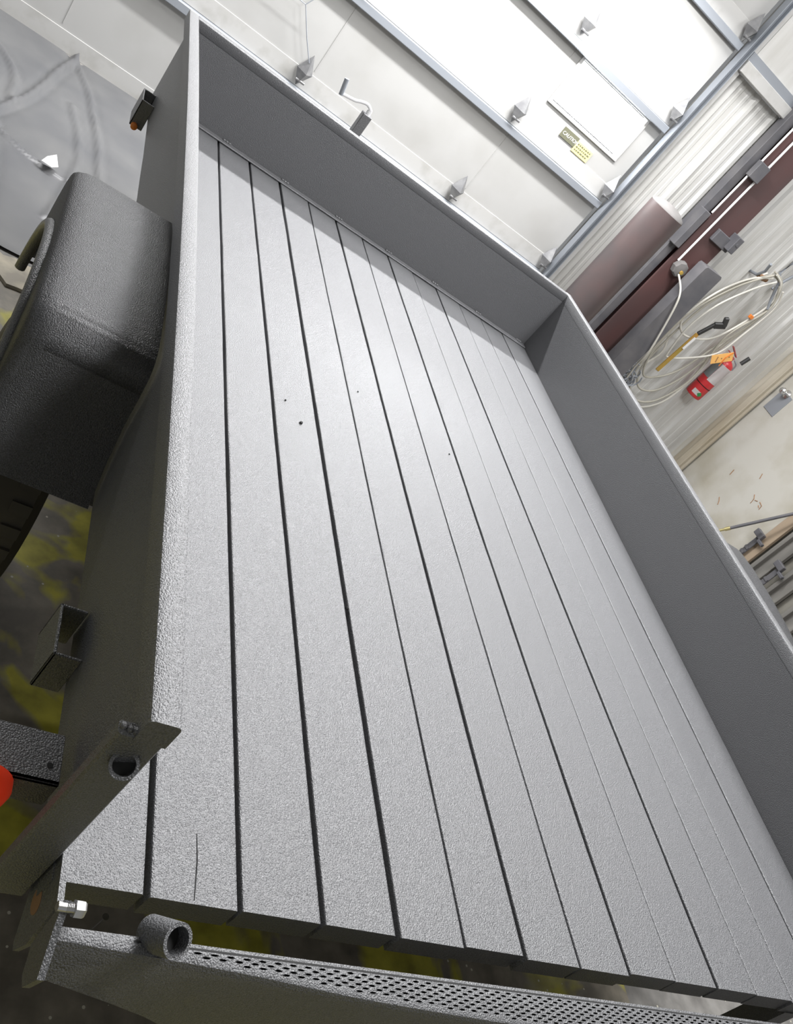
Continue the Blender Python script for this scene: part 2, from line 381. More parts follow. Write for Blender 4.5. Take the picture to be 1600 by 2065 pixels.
# steel column
t = thing('steel_column', 'maroon steel column with flanges standing against the ribbed wall', 'column', (3.63, 4.93, FZ))
bm = BM(); box(bm, 3.50, 3.78, 4.885, 4.90, FZ, 3.4, 0.003); box(bm, 3.50, 3.78, 5.0, 5.015, FZ, 3.4, 0.003); box(bm, 3.632, 3.648, 4.90, 5.0, FZ, 3.4)
obj('beam', bm, M_RED, t)
obj('edge_channel', box(BM(), 3.43, 3.50, 4.93, 5.01, FZ, 3.4, 0.003), M_DGREY, t, label='dark grey channel along the column edge')
bm = BM(); box(bm, 3.415, 3.475, 4.86, 4.94, 0.66, 0.96, 0.004); box(bm, 3.46, 3.56, 4.84, 4.89, 1.28, 1.40, 0.004)
obj('pipe_strap', bm, M_DGREY, t)
bm = BM(); box(bm, 3.62, 3.80, 4.85, 4.885, 0.84, 0.93, 0.004); box(bm, 3.745, 3.80, 4.79, 4.885, 0.86, 0.98, 0.004); tube(bm, [(3.775, 4.785, 0.93), (3.775, 4.80, 0.93)], 0.012, 8)
obj('beam_clamp', bm, M_DGREY, t)
t = thing('conduit', 'thin white conduit running down the maroon column to an outlet box', 'conduit', (3.56, 4.86, 0.50))
bm = BM(); tube(bm, [(3.555, 4.872, 0.60), (3.555, 4.872, 3.3)], 0.0085, 10); obj('pipe', bm, M_WHITE, t)
bm = BM(); tube(bm, [(3.475, 4.872, 0.97), (3.475, 4.872, 3.3)], 0.0075, 10); obj('pipe', bm, M_WHITE, t)
bm = BM(); lathe(bm, [(0.06, 0), (0.06, -0.04), (0.052, -0.048), (0.02, -0.052), (0.003, -0.052)], (3.60, 4.872, 0.565), 'y', 8)
ob_ = obj('outlet_box', bm, M_CEM, t, smooth=20, label='grey octagonal outlet box')
bm = BM(); lathe(bm, [(0.014, 0), (0.014, -0.01), (0.003, -0.011)], (3.612, 4.820, 0.555), 'y', 12); obj('socket', bm, M_AMBER, ob_)
# guard post
t = thing('guard_post', 'dark grey square guard post with an angled top beside the maroon column', 'post', (3.69, 4.745, FZ))
bm = BM(); prism(bm, [(3.64, FZ), (3.81, FZ), (3.81, 0.70), (3.80, 0.715), (3.65, 0.705), (3.64, 0.69)], 1, 4.69, 4.80); obj('post', bm, M_DGREY, t)
obj('base_plate', box(BM(), 3.60, 3.84, 4.66, 4.83, FZ, FZ+0.015), M_DGREY, t)
# dangling cord
bm = BM()
def smoothpts(P, n=8):
    P = [Vector(p) for p in P]; out = []
    for i in range(len(P)-1):
        p0, p1, p2, p3 = P[max(i-1, 0)], P[i], P[i+1], P[min(i+2, len(P)-1)]
        for k in range(n):
            s = k/n; out.append(0.5*((2*p1)+(-p0+p2)*s+(2*p0-5*p1+4*p2-p3)*s*s+(-p0+3*p1-3*p2+p3)*s**3))
    out.append(P[-1]); return out
tube(bm, smoothpts([(3.605, 4.815, 0.535), (3.62, 4.70, 0.48), (3.65, 4.655, 0.40), (3.72, 4.65, 0.22), (3.80, 4.66, 0.0), (3.86, 4.73, -0.13), (3.91, 4.77, -0.22), (3.95, 4.80, -0.3)]), 0.0075, 8)
tag(obj('power_cord', bm, M_ROPE2, smooth=60), 'thin pale cord dropping from the outlet box on the column', 'cord')
bm = BM()
for i in range(26):
    c = Vector((3.93, 4.80, -0.24)); a = random.uniform(0, 6.28); r = random.uniform(0.03, 0.085)
    n_ = Vector((random.uniform(-.3, .3), 1, random.uniform(-.3, .3))).normalized(); u = n_.cross(Vector((0, 0, 1))).normalized(); v = n_.cross(u)
    cc = c+Vector((random.uniform(-.06, .06), random.uniform(-.03, .03), random.uniform(-.10, .05)))
    tube(bm, [cc+u*r*math.cos(a+k*0.5)+v*r*math.sin(a+k*0.5) for k in range(7)], 0.006, 6)
tag(obj('cord_bundle', bm, M_TRACK, smooth=60), 'tangled grey bundle of cord hanging low beside the guard post', 'cord')

# hook
t = thing('wall_hook', 'grey iron hook bracket on the wall carrying the cable loops', 'hook', (4.3, 4.9, 0.86))
bm = BM(); tube(bm, [(4.125, 4.80, 0.99), (4.17, 4.84, 0.93), (4.215, 4.93, 0.875), (4.22, 5.02, 0.86)], 0.011, 8); obj('peg', bm, M_TRACK, t)
bm = BM(); tube(bm, [(4.215, 4.91, 0.875), (4.30, 4.91, 0.895)], 0.022, 8); obj('roller', bm, M_RUST, t)
bm = BM(); tube(bm, [(4.48, 4.86, 0.75), (4.44, 4.88, 0.83), (4.40, 4.90, 0.93), (4.36, 4.93, 0.99), (4.42, 4.97, 1.12), (4.5, 5.0, 1.25)], 0.011, 8); obj('arm', bm, M_TRACK, t)
bm = BM(); tube(bm, [(4.47, 4.98, 0.87), (4.50, 4.99, 0.95), (4.56, 5.0, 1.08)], 0.011, 8); obj('brace', bm, M_TRACK, t)
# cables hanging from the hook : (x, z) outlines at y 4.9
def loop(pts, r, mat, y, label, closed=False, name='cable_coil', group='looped cables on the wall hook'):
    bm = BM(); P = [(a, y+0.006*math.sin(i*1.7), c) for i, (a, c) in enumerate(pts)]
    tube(bm, smoothpts(P), r, 8); return tag(obj(name, bm, mat, smooth=70), label, 'cable', group)
top = [(4.20, 0.93), (4.28, 0.965), (4.37, 0.945), (4.43, 0.87)]
loop([(4.30, 0.93), (4.16, 0.83), (4.04, 0.66), (3.97, 0.45), (3.98, 0.30), (4.08, 0.23), (4.22, 0.27), (4.34, 0.38), (4.44, 0.62), (4.47, 0.80), (4.40, 0.93), (4.30, 0.965)], 0.0085, M_ROPE2, 4.87, 'pale upper cable loop, shortest of those on the hook')
loop([(4.30, 0.95), (4.14, 0.78), (4.00, 0.50), (3.98, 0.20), (4.02, -0.05), (4.12, -0.20), (4.24, -0.13), (4.34, 0.02), (4.42, 0.30), (4.50, 0.60), (4.49, 0.82), (4.40, 0.95), (4.28, 0.97)], 0.0085, M_ROPE, 4.885, 'grey cable loop reaching down beside the amber stick')
loop([(4.30, 0.94), (4.17, 0.77), (4.05, 0.46), (4.03, 0.12), (4.06, -0.16), (4.18, -0.30), (4.32, -0.25), (4.42, -0.05), (4.47, 0.25), (4.52, 0.58), (4.51, 0.80), (4.42, 0.93), (4.30, 0.95)], 0.0085, M_ROPE, 4.90, 'grey cable loop whose lower bend passes under the amber stick')
loop([(4.28, 0.95), (4.11, 0.72), (3.97, 0.38), (3.97, 0.0), (4.04, -0.27), (4.20, -0.39), (4.36, -0.32), (4.46, -0.10), (4.47, 0.10), (4.40, 0.42), (4.49, 0.76), (4.40, 0.92)], 0.0085, M_ROPE, 4.865, 'grey cable loop crossing above the red extinguisher')
loop([(4.27, 0.93), (4.08, 0.62), (3.99, 0.25), (4.10, 0.02), (4.05, -0.25), (4.22, -0.46), (4.38, -0.42), (4.50, -0.26), (4.53, 0.0), (4.47, 0.30), (4.53, 0.70), (4.42, 0.90)], 0.0085, M_ROPE2, 4.92, 'pale longest cable loop with its bend lowest on the wall')
loop([(4.34, 0.93), (4.24, 0.80), (4.10, 0.55), (4.05, 0.30), (4.10, 0.06), (4.14, 0.03), (4.28, 0.12), (4.45, 0.28), (4.50, 0.50), (4.52, 0.78), (4.45, 0.91)], 0.008, M_ROPE2, 4.855, 'pale cable loop running behind the orange tag')
bm = BM(); box(bm, 4.40, 4.44, 4.85, 4.87, 0.62, 0.65, 0.004); tag(obj('cable_tie', bm, M_OLENS), 'small orange tie on the cable loop', 'cable tie')
# amber stick
t = thing('scraper', 'amber stick with a black angled head hanging among the cable loops', 'scraper', (4.1, 4.85, -0.1))
bm = BM(); obox(bm, (4.14, 4.845, -0.10), (4.16, 4.845, 0.30), 0.034, 0.018, (0, 1, 0), 0.004); st_ = obj('shaft', bm, M_AMBER, t)
bm = BM(); obox(bm, (4.155, 4.832, 0.15), (4.162, 4.832, 0.27), 0.022, 0.004, (0, 1, 0)); obj('sticker', bm, M_WHITE, st_, label='white sticker')
bm = BM(); obox(bm, (4.16, 4.845, 0.30), (4.21, 4.84, 0.43), 0.03, 0.025, (0, 1, 0), 0.005); obox(bm, (4.205, 4.84, 0.42), (4.285, 4.83, 0.475), 0.05, 0.03, (0, 1, 0), 0.006); obox(bm, (4.275, 4.83, 0.46), (4.235, 4.83, 0.525), 0.04, 0.03, (0, 1, 0), 0.006)
obj('grip', bm, M_BLACK, t, label='black angled grip')
# extinguisher
XC = (4.66, 4.92)
t = thing('fire_extinguisher', 'small red fire extinguisher with grey and white labels on the wall', 'extinguisher', (XC[0], XC[1], -0.10))
bm = BM(); lathe(bm, [(0.055, -0.105), (0.068, -0.10), (0.072, -0.085), (0.072, 0.235), (0.062, 0.262), (0.035, 0.282), (0.022, 0.288)], (*XC, 0), seg=36); bd = obj('body', bm, M_XRED, t, smooth=50)
def wrap(bm, r, a0, a1, z0, z1, n=16, zsk=0.0):
    A = []
    for i in range(n+1):
        a = math.radians(a0+(a1-a0)*i/n); A.append([bm.verts.new((XC[0]+r*math.cos(a), XC[1]+r*math.sin(a), z)) for z in (z0, z1)])
    for i in range(n): bm.faces.new((A[i][0], A[i+1][0], A[i+1][1], A[i][1]))
    bmesh.ops.solidify(bm, geom=bm.faces[:], thickness=0.0008)
    return bm
obj('grey_label', wrap(BM(), 0.0732, 140, 216, 0.085, 0.238), M_XGREY, bd, label='grey printed label')
obj('white_label', wrap(BM(), 0.0732, 217, 305, 0.07, 0.238), M_WHITE, bd, label='white printed label')
obj('band', wrap(BM(), 0.0735, 130, 330, 0.012, 0.018, 30), M_BLACK, bd, label='black strap')
obj('class_label', wrap(BM(), 0.0732, 205, 258, -0.075, -0.035), M_WHITE, bd, label='white lower label')
def wrapdia(bm, r, a, z, s):
    v = [bm.verts.new((XC[0]+r*math.cos(math.radians(a+da)), XC[1]+r*math.sin(math.radians(a+da)), z+dz)) for da, dz in ((0, s), (s*800, 0), (0, -s), (-s*800, 0))]
    bm.faces.new(v); return bm
obj('green_diamond', wrapdia(BM(), 0.077, 258, -0.055, 0.022), M_GREEN, bd, label='green diamond mark')
bm = BM(); lathe(bm, [(0.02, 0.285), (0.02, 0.315), (0.012, 0.32)], (*XC, 0), seg=16); obox(bm, (XC[0]+0.02, XC[1], 0.315), (XC[0]-0.085, XC[1]-0.01, 0.34), 0.022, 0.008); obox(bm, (XC[0]+0.02, XC[1], 0.335), (XC[0]-0.09, XC[1]-0.01, 0.385), 0.022, 0.008)
obj('valve_handle', bm, flat('faded_red', (0.42, 0.10, 0.10), 0.5), t, label='faded red squeeze handle')
bm = BM(); tube(bm, smoothpts([(XC[0]+0.02, XC[1]-0.02, 0.31), (XC[0]+0.06, XC[1]-0.03, 0.29), (XC[0]+0.07, XC[1]-0.03, 0.24)]), 0.006, 8); obj('hose', bm, M_TRACK, t)
bm = BM(); tube(bm, [(4.715, 4.86, 0.325), (4.735, 4.86, 0.40)], 0.017, 10); obj('nozzle', bm, M_BLACK, t, label='black nozzle')
bm = BM(); obox(bm, (4.44, 4.835, 0.215), (4.575, 4.835, 0.335), 0.078, 0.003, (0, 1, 0))
tg = tag(obj('inspection_tag', bm, M_ORNG), 'orange paper tag hanging over the extinguisher handle', 'tag')
for a, b2 in ((4.47, 0.262), (4.475, 0.25), (4.48, 0.238), (4.485, 0.226), (4.505, 0.272), (4.55, 0.315)): obj('print_mark', box(BM(), a-0.004, a+0.004, 4.831, 4.834, b2-0.004, b2+0.004), M_RUST, tg)
bm = BM(); tube(bm, [(4.54, 4.829, 0.215), (4.525, 4.829, 0.30), (4.545, 4.829, 0.36)], 0.004, 6); obj('string', bm, M_OLENS, tg, label='orange red string')
# steel channels, clamps leaning near the right wall
SX = 5.1
for i, (y0, y1, top_, mat, lab) in enumerate(((3.62, 3.715, 1.3, M_CASE, 'tan board leaning on the right wall beside the walk-in door'),
        (3.435, 3.575, 1.3, M_ZINC, 'wide galvanised channel standing right of the tan board'),
        (3.19, 3.32, 1.3, M_ZINC, 'galvanised channel standing next to the wide one, further right'),
        (2.93, 3.08, 1.3, M_ZINC, 'galvanised channel farthest from the walk-in door'))):
    bm = BM()
    if i == 0: box(bm, SX, SX+0.03, y0, y1, FZ, top_, 0.003)
    else:
        box(bm, SX+0.03, SX+0.04, y0, y1, FZ, top_, 0.002); box(bm, SX, SX+0.04, y0, y0+0.012, FZ, top_, 0.002); box(bm, SX-0.01, SX+0.04, y1-0.035, y1, FZ, top_, 0.002)
    if i == 0: tag(obj('board', bm, M_AMBER if False else flat('tan_board', (0.36, 0.28, 0.20), 0.6)), lab, 'board')
    else: tag(obj('steel_channel', bm, mat), lab, 'channel', 'galvanised channels by the right wall')
def clamp(y, z, lab):
    x = SX-0.03
    t = thing('bar_clamp', lab, 'clamp', (x, y, FZ), 'dark bar clamps by the right wall')
    bm = BM(); box(bm, x-0.006, x+0.006, y-0.022, y+0.022, FZ, z, 0.002)
    for k in range(5): box(bm, x-0.014, x-0.006, y-0.02, y+0.02, z-0.12-0.045*k, z-0.10-0.045*k)
    obj('bar', bm, M_DGREY, t)
    bm = BM(); box(bm, x-0.03, x+0.008, y-0.03, y+0.06, z, z+0.05, 0.004); box(bm, x-0.03, x+0.0, y-0.085, y-0.02, z-0.02, z+0.005, 0.004); obj('jaw', bm, M_DGREY, t)
clamp(3.70, -0.41, 'dark bar clamp standing in front of the tan board')
clamp(3.37, -0.42, 'dark bar clamp standing between two galvanised channels')
# rod leaning towards the wall
t = thing('rod', 'thin dark rod with a brass end slanting beside the walk-in door', 'rod', (4.70, 3.83, FZ))
A, B2 = Vector((4.83, 3.805, -0.570)), Vector((5.02, 3.645, -0.092))
d_ = (B2-A).normalized()
low = A-d_*((A.z-FZ)/d_.z)
bm = BM(); tube(bm, [A+d_*0.085, B2+d_*0.16], 0.0125, 12); obj('shaft', bm, M_DGREY, t)
bm = BM(); tube(bm, [low+Vector((0, 0, 0.003)), A, A+d_*0.05], 0.010, 12); tube(bm, [A+d_*0.05, A+d_*0.09], 0.015, 12); obj('coupling', bm, M_BRASS, t, label='brass coupling')
# red bin on the floor beyond the right fender
t = thing('tool_box', 'dark red box on the floor beyond the right fender', 'box', (4.55, 2.2, FZ))
bm = BM(); box(bm, 4.3, 4.8, 1.75, 2.42, FZ, FZ+0.20, 0.01); obj('body', bm, flat('dull_red', (0.30, 0.07, 0.06), 0.6), t)
bm = BM(); box(bm, 4.29, 4.81, 1.74, 2.43, FZ+0.20, FZ+0.24, 0.008); obj('lid', bm, flat('dull_red_lid', (0.33, 0.08, 0.07), 0.6), t)

# ------------------------------------------------------------------ drop cloth, paper
folds = [([(-0.36, 4.98), (-0.42, 4.55), (-0.50, 4.0), (-0.62, 3.6)], 0.022, 0.03), ([(-0.36, 4.98), (-0.22, 4.5), (-0.12, 3.9), (-0.05, 3.2)], 0.018, 0.03),
         ([(-0.30, 4.3), (-0.20, 3.7), (-0.25, 3.0)], 0.012, 0.03), ([(-0.60, 3.6), (-0.40, 3.45), (-0.20, 3.42)], 0.013, 0.02),
         ([(-0.60, 3.55), (-0.52, 3.2), (-0.50, 2.8)], 0.02, 0.04), ([(-0.8, 4.6), (-0.6, 4.3), (-0.55, 3.9)], 0.012, 0.03), ([(-0.75, 4.0), (-0.6, 3.7), (-0.55, 3.6)], 0.014, 0.02)]
def segd(p, a, b2):
    ab = b2-a; t_ = max(0, min(1, (p-a).dot(ab)/ab.length_squared)); return (p-(a+ab*t_)).length
folds2 = [([Vector((q.x+0.012*noise.noise((q.x*9, q.y*9, 4)), q.y)) for q in smoothpts([(a, b2, 0) for a, b2 in f], 4)], h_, w_) for f, h_, w_ in folds]
bm = BM(); nx, ny = 120, 170; X0, X1, Y0, Y1 = -1.3, 0.62, 2.62, 4.985
grid = []
for i in range(nx+1):
    row = []
    u = i/nx; x = X0+(X1-X0)*(u**1.0)
    for j in range(ny+1):
        y = Y0+(Y1-Y0)*j/ny+(0.03*noise.noise((x*4, 1, 0)) if j == 0 else 0)
        z = FZ+0.006+0.006*(1+noise.noise((x*2.2, y*2.2, 3)))
        p = Vector((x, y))
        for f, h_, w_ in folds2:
            dd = min(segd(p, a, b2) for a, b2 in zip(f[:-1], f[1:]))
            if dd < w_*3: z += h_*(1.0+0.5*noise.noise((x*6, y*6, 2)))*math.exp(-(dd/(w_*0.55))**2)-h_*0.3*math.exp(-((dd-w_*1.1)/(w_*0.5))**2)
        row.append(bm.verts.new((x, y, z)))
    grid.append(row)
for i in range(nx):
    for j in range(ny): bm.faces.new((grid[i][j], grid[i+1][j], grid[i+1][j+1], grid[i][j+1]))
tag(obj('drop_cloth', bm, M_TARP, smooth=180), 'wrinkled grey drop cloth spread on the floor in front of the overhead door', 'drop cloth')
bm = BM()
v = [bm.verts.new((x, y, FZ+z)) for x, y, z in ((-0.345, 3.40, 0.045), (-0.30, 3.38, 0.05), (-0.275, 3.43, 0.045), (-0.30, 3.47, 0.075), (-0.33, 3.46, 0.05))]
bm.faces.new(v); bmesh.ops.solidify(bm, geom=bm.faces[:], thickness=0.003)
tag(obj('paper_scrap', bm, M_PAPER), 'small white scrap of paper lying on the grey drop cloth', 'paper')
bm = BM(); pts = []
for i in range(26): pts.append((-0.95+0.04*i, 2.57+0.03*noise.noise((i*0.9, 2, 0))))
for i in range(25, -1, -1): pts.append((-0.95+0.04*i, 2.40+0.05*noise.noise((i*0.7, 9, 0))))
prism(bm, pts, 2, FZ, FZ+0.012)
tag(obj('masking_paper', bm, M_TAPE), 'torn beige masking paper along the edge of the drop cloth', 'paper')
bm = BM(); tube(bm, [(0.213, 0.262, FZ), (0.222, 0.27, FZ+0.05)], 0.002, 6); lathe(bm, [(0.007, 0), (0.007, 0.002)], (0.222, 0.27, FZ+0.05), 'z', 10)
tag(obj('nail', bm, M_STEEL), 'small bright nail standing on the floor behind the deck edge', 'nail')

# ------------------------------------------------------------------ THE TRAILER
T = thing('utility_trailer', 'utility trailer sprayed with dark grey bed liner, plank deck and low sheet sides', 'trailer', (0.854, 1.4, FZ))
W = 0.14; L = 3.0; XL, XR = -0.125, 1.8325
# deck planks
bm = BM()
edges = [XL]+[i*W for i in range(0, 13)]+[XR]
gaps = {0: .0045, 1: .0042, 2: .0042, 3: .0048, 4: .0030, 5: .0042, 6: .0030, 7: .0030, 8: .0022, 9: .0030, 10: .0022, 11: .0020, 12: .0016}
def plank(bm, x0, x1, gl, gr, zt, y0):
    n = 60; th = 0.045; rows = []
    for j in range(n+1):
        y = y0+(L-y0)*j/n
        jl = 0.0011*noise.noise((x0*31, y*5, 0))+0.0006*noise.noise((x0*31, y*24, 5)); jr = 0.0011*noise.noise((x1*31, y*5, 7))+0.0006*noise.noise((x1*31, y*24, 9))
        zz = zt+0.0008*noise.noise((x0*9, y*2, 1)); b_ = 0.0025
        a, c = x0+gl+jl, x1-gr+jr
        rows.append([bm.verts.new(p) for p in ((a, y, zz-th), (a, y, zz-b_), (a+b_*0.4, y, zz-b_*0.3), (a+b_*1.4, y, zz), (c-b_*1.4, y, zz), (c-b_*0.4, y, zz-b_*0.3), (c, y, zz-b_), (c, y, zz-th))])
    for j in range(n):
        for k in range(8): bm.faces.new((rows[j][k], rows[j][(k+1) % 8], rows[j+1][(k+1) % 8], rows[j+1][k]))
    bm.faces.new(rows[0]); bm.faces.new(list(reversed(rows[-1])))
for i in range(14):
    gl = 0.0 if i == 0 else gaps[i-1]; gr = 0.0 if i == 13 else gaps[i]
    plank(bm, edges[i], edges[i+1], gl, gr, random.uniform(-0.0012, 0.0012), random.uniform(-0.003, 0.003))
deck = obj('deck', bm, M_COAT, T, smooth=5, label='plank deck with dark seams')
# debris and chips
bm = BM()
for (x, y, rr) in ((0.42, 0.675, .005), (0.362, 1.29, .005), (0.32, 1.36, .003), (0.95, 1.55, .003), (0.60, 1.62, .003)):
    t2 = bmesh.new(); bmesh.ops.create_icosphere(t2, subdivisions=2, radius=rr)
    for v_ in t2.verts: v_.co *= random.uniform(0.6, 1.2)
    merge(bm, t2, Matrix.Translation((x, y, 0.001))); obj('grit', bm, M_BLACK, deck, label='black speck of grit'); bm = BM()
tube(bm, [(0.068, 0.005, 0.0), (0.072, 0.06, 0.0004), (0.071, 0.10, 0.0)], 0.0012, 5)
obj('crack', bm, M_BLACK, deck, label='short dark crack')
# sheet sides
def bow(y): return 0.008*math.sin(math.pi*max(0, min(1, y/3.0)))
def yrail(bm, x0, x1, y0, y1, z0, z1, bowed, r=0.004):
    n = 24; rows = []
    for j in range(n+1):
        y = y0+(y1-y0)*j/n; dx = bow(y) if bowed else 0
        pr = [(x0, z0), (x1, z0), (x1, z1-r), (x1-r*.3, z1-r*.3), (x1-r, z1), (x0+r, z1), (x0+r*.3, z1-r*.3), (x0, z1-r)]
        rows.append([bm.verts.new((a+dx, y, c)) for a, c in pr])
    for j in range(n):
        for k in range(8): bm.faces.new((rows[j][k], rows[j][(k+1) % 8], rows[j+1][(k+1) % 8], rows[j+1][k]))
    bm.faces.new(rows[0]); bm.faces.new(list(reversed(rows[-1])))
bm = BM(); yrail(bm, -0.137, -0.1255, 0.03, 3.012, -0.022, 0.279, True, 0.001)
obj('side_wall', bm, M_COAT, T, label='left side sheet')
bm = BM(); yrail(bm, -0.164, -0.1255, 0.017, 3.04, 0.278, 0.318, True, 0.006); obj('top_rail', bm, M_COAT, T, label='left top rail')
bm = BM(); box(bm, 1.8325, 1.8445, 0.03, 3.012, -0.022, 0.279); obj('side_wall', bm, M_COAT, T, label='right side sheet')
bm = BM(); yrail(bm, 1.8325, 1.8715, 0.017, 3.04, 0.278, 0.318, False, 0.006); obj('top_rail', bm, M_COAT, T, label='right top rail')
bm = BM(); box(bm, -0.13, 1.84, 3.0, 3.012, -0.04, 0.279); obj('front_wall', bm, M_COAT, T)
bm = BM(); box(bm, -0.128, 1.8345, 3.0, 3.04, 0.278, 0.318, 0.006, 2); obj('front_rail', bm, M_COAT, T)
# angle strip along the foot of the front wall, with weld blobs
bm = BM(); box(bm, XL+0.001, XR-0.001, 2.962, 3.0, 0.0015, 0.008, 0.002)
fs = obj('front_strip', bm, M_COAT, T)
for k in range(7):
    bm = BM(); x = 0.16+0.27*k
    for q in range(3):
        t2 = bmesh.new(); bmesh.ops.create_icosphere(t2, subdivisions=2, radius=0.0055); merge(bm, t2, Matrix.Translation((x+q*0.012, 2.992, 0.010)) @ Matrix.Diagonal((1.3, 1, 0.8, 1)))
    obj('weld', bm, M_COAT, fs)
# frame beneath the deck
bm = BM()
for x in (-0.08, 1.78): box(bm, x, x+0.05, 0.60, 3.0, -0.13, -0.046)
for k in range(1, 7): box(bm, -0.03, 1.78, 0.25+0.45*k, 0.29+0.45*k, -0.10, -0.046)
obj('frame', bm, M_COAT, T, label='under-deck frame')
bm = BM(); tube(bm, [(-0.10, 1.12, -0.335), (1.80, 1.12, -0.335)], 0.03, 12)
for x in (0.03, 1.68): box(bm, x-0.02, x+0.02, 0.80, 1.44, -0.30, -0.28); box(bm, x-0.02, x+0.02, 0.80, 0.84, -0.30, -0.12); box(bm, x-0.02, x+0.02, 1.40, 1.44, -0.30, -0.12)
obj('axle', bm, M_DGREY, T)
# rear posts
def post(x0, x1, side):
    bm = BM(); box(bm, x0, x1, 0.018, 0.036, -0.085, 0.285, 0.003)
    for k in range(3):
        t2 = bmesh.new(); bmesh.ops.create_icosphere(t2, subdivisions=2, radius=random.uniform(0.003, 0.005)); merge(bm, t2, Matrix.Translation((x0+0.004+0.0075*k, 0.024+random.uniform(-.001, .003), 0.286)))
    p_ = obj('corner_post', bm, M_COAT, T)
    xc = (x0+x1)/2; bm = BM(); d_ = Vector((-side*0.25, 0.68, -0.70)).normalized(); a = Vector((xc, 0.010, 0.243)); pipe(bm, a, a+d_*0.03, 0.0165, 0.0125, 24)
    q_ = obj('pin_tube', bm, M_COAT, p_)
    bm = BM(); tube(bm, [a+d_*0.010, a+d_*0.011], 0.0124, 20); obj('tube_bore', bm, M_HOLE, q_, label='dark bore')
    return p_
post(-0.182, -0.127, -1); post(1.834, 1.889, 1)
# fenders
def fender(s, zt, flip=False):
    """s maps (outward distance) to x"""
    prof = [(0.70, -0.03), (0.765, 0.03), (0.808, 0.09), (0.832, 0.15), (0.848, 0.182), (0.872, 0.202), (0.905, 0.213), (0.945, 0.219), (1.08, 0.231), (1.20, 0.237), (1.33, 0.238), (1.42, 0.232), (1.455, 0.216), (1.478, 0.185), (1.49, 0.14), (1.50, -0.05)]
    wd = 0.226; rows = []; bm = BM(); cs = [0.0, 0.05, 0.10, 0.15, wd-0.045, wd-0.026, wd-0.011, wd-0.003, wd]
    cy, cz = 1.10, 0.05
    for (y, z) in prof:
        z2 = z+(zt-0.235)*(1 if z > 0.1 else 0); row = []
        for c in cs:
            dr = max(0, c-(wd-0.045)); t_ = dr/0.045; sink = 0.03*(1-math.sqrt(max(0, 1-t_*t_)))
            d2 = Vector((cy-y, cz-z2)).normalized()*sink
            row.append(bm.verts.new((s(c), y+d2.x, z2+d2.y)))
        # skirt
        yy, zz = (row[-1].co.y, row[-1].co.z)
        ins = Vector((cy-yy, cz-zz)); 
        rows.append(row)
    for i in range(len(rows)-1):
        for k in range(len(cs)-1): bm.faces.new((rows[i][k], rows[i][k+1], rows[i+1][k+1], rows[i+1][k]))
    # outer skirt with round wheel opening
    ac = (1.12, -0.20); ar = 0.30; inner = []
    for i, r in enumerate(rows):
        p = r[-1].co; n = len(rows)-1
        a = math.pi*(1-i/n); inner.append(bm.verts.new((s(wd+0.002), ac[0]+ar*math.cos(a)*0.98, max(-0.05, ac[1]+0.155+0.235*math.sin(a)) if 0 < i < n else -0.05)))
    for i in range(len(rows)-1): bm.faces.new((rows[i][-1], inner[i], inner[i+1], rows[i+1][-1]))
    bmesh.ops.solidify(bm, geom=bm.faces[:], thickness=0.003)
    f = obj('fender', bm, M_COAT, T, smooth=50)
    bm = BM(); P = [(s(wd+0.003), v_[1], v_[2]) for v_ in [(0, ac[0]+ar*math.cos(a)*0.98, max(-0.05, ac[1]+0.155+0.235*math.sin(a))) for a in [math.pi*(1-k/24) for k in range(25)]]]
    tube(bm, P, 0.012, 10); obj('wheel_arch_lip', bm, M_COAT, f, smooth=60)
    return f
fender(lambda c: -0.138-c, 0.238)
fender(lambda c: 1.846+c*1.06, 0.288)
# wheels
def wheel(x0, x1, out):
    w_ = bpy.data.objects.new('wheel', None); C.objects.link(w_); w_.parent = T; ROOT[w_.name] = ROOT[T.name]
    xc = (x0+x1)/2; hw = (x1-x0)/2; c = (xc, 1.12, -0.335)
    bm = BM(); lathe(bm, [(0.20, -hw*0.9), (0.25, -hw), (0.305, -hw*0.95), (0.328, -hw*0.72), (0.331, 0), (0.328, hw*0.72), (0.305, hw*0.95), (0.25, hw), (0.20, hw*0.9)], c, 'x', 48)
    for k in range(40):
        a = 2*math.pi*k/40
        for sx in (-0.5, 0.5):
            t2 = bmesh.new(); box(t2, -hw*0.22, hw*0.22, -0.012, 0.012, 0.326, 0.336); merge(bm, t2, Matrix.Translation(Vector(c)+Vector((sx*hw, 0, 0))) @ Matrix.Rotation(a+sx*0.07, 4, 'X'))
    obj('tire', bm, M_RUB, w_, smooth=40)
    bm = BM(); lathe(bm, [(0.20, -hw*0.85), (0.185, -hw*0.3), (0.06, -hw*0.25), (0.06, hw*0.25), (0.185, hw*0.3), (0.20, hw*0.85)], c, 'x', 32); obj('rim', bm, M_WHITE, w_)
wheel(-0.345, -0.165, -1); wheel(1.875, 2.055, 1)
# stake pockets on the left side
def pocket(y0, y1, z0, z1, out=0.042, t=0.005):
    bm = BM(); xw = -0.137; xo = xw-out
    box(bm, xo, xo+t, y0, y1, z0, z1, 0.0015); box(bm, xo, xw+0.001, y0, y0+t, z0, z1, 0.0015); box(bm, xo, xw+0.001, y1-t, y1, z0, z1, 0.0015)
    return obj('stake_pocket', bm, M_COAT, T)
pocket(0.305, 0.402, -0.045, 0.036)
pocket(2.77, 2.90, -0.07, 0.03, 0.045)
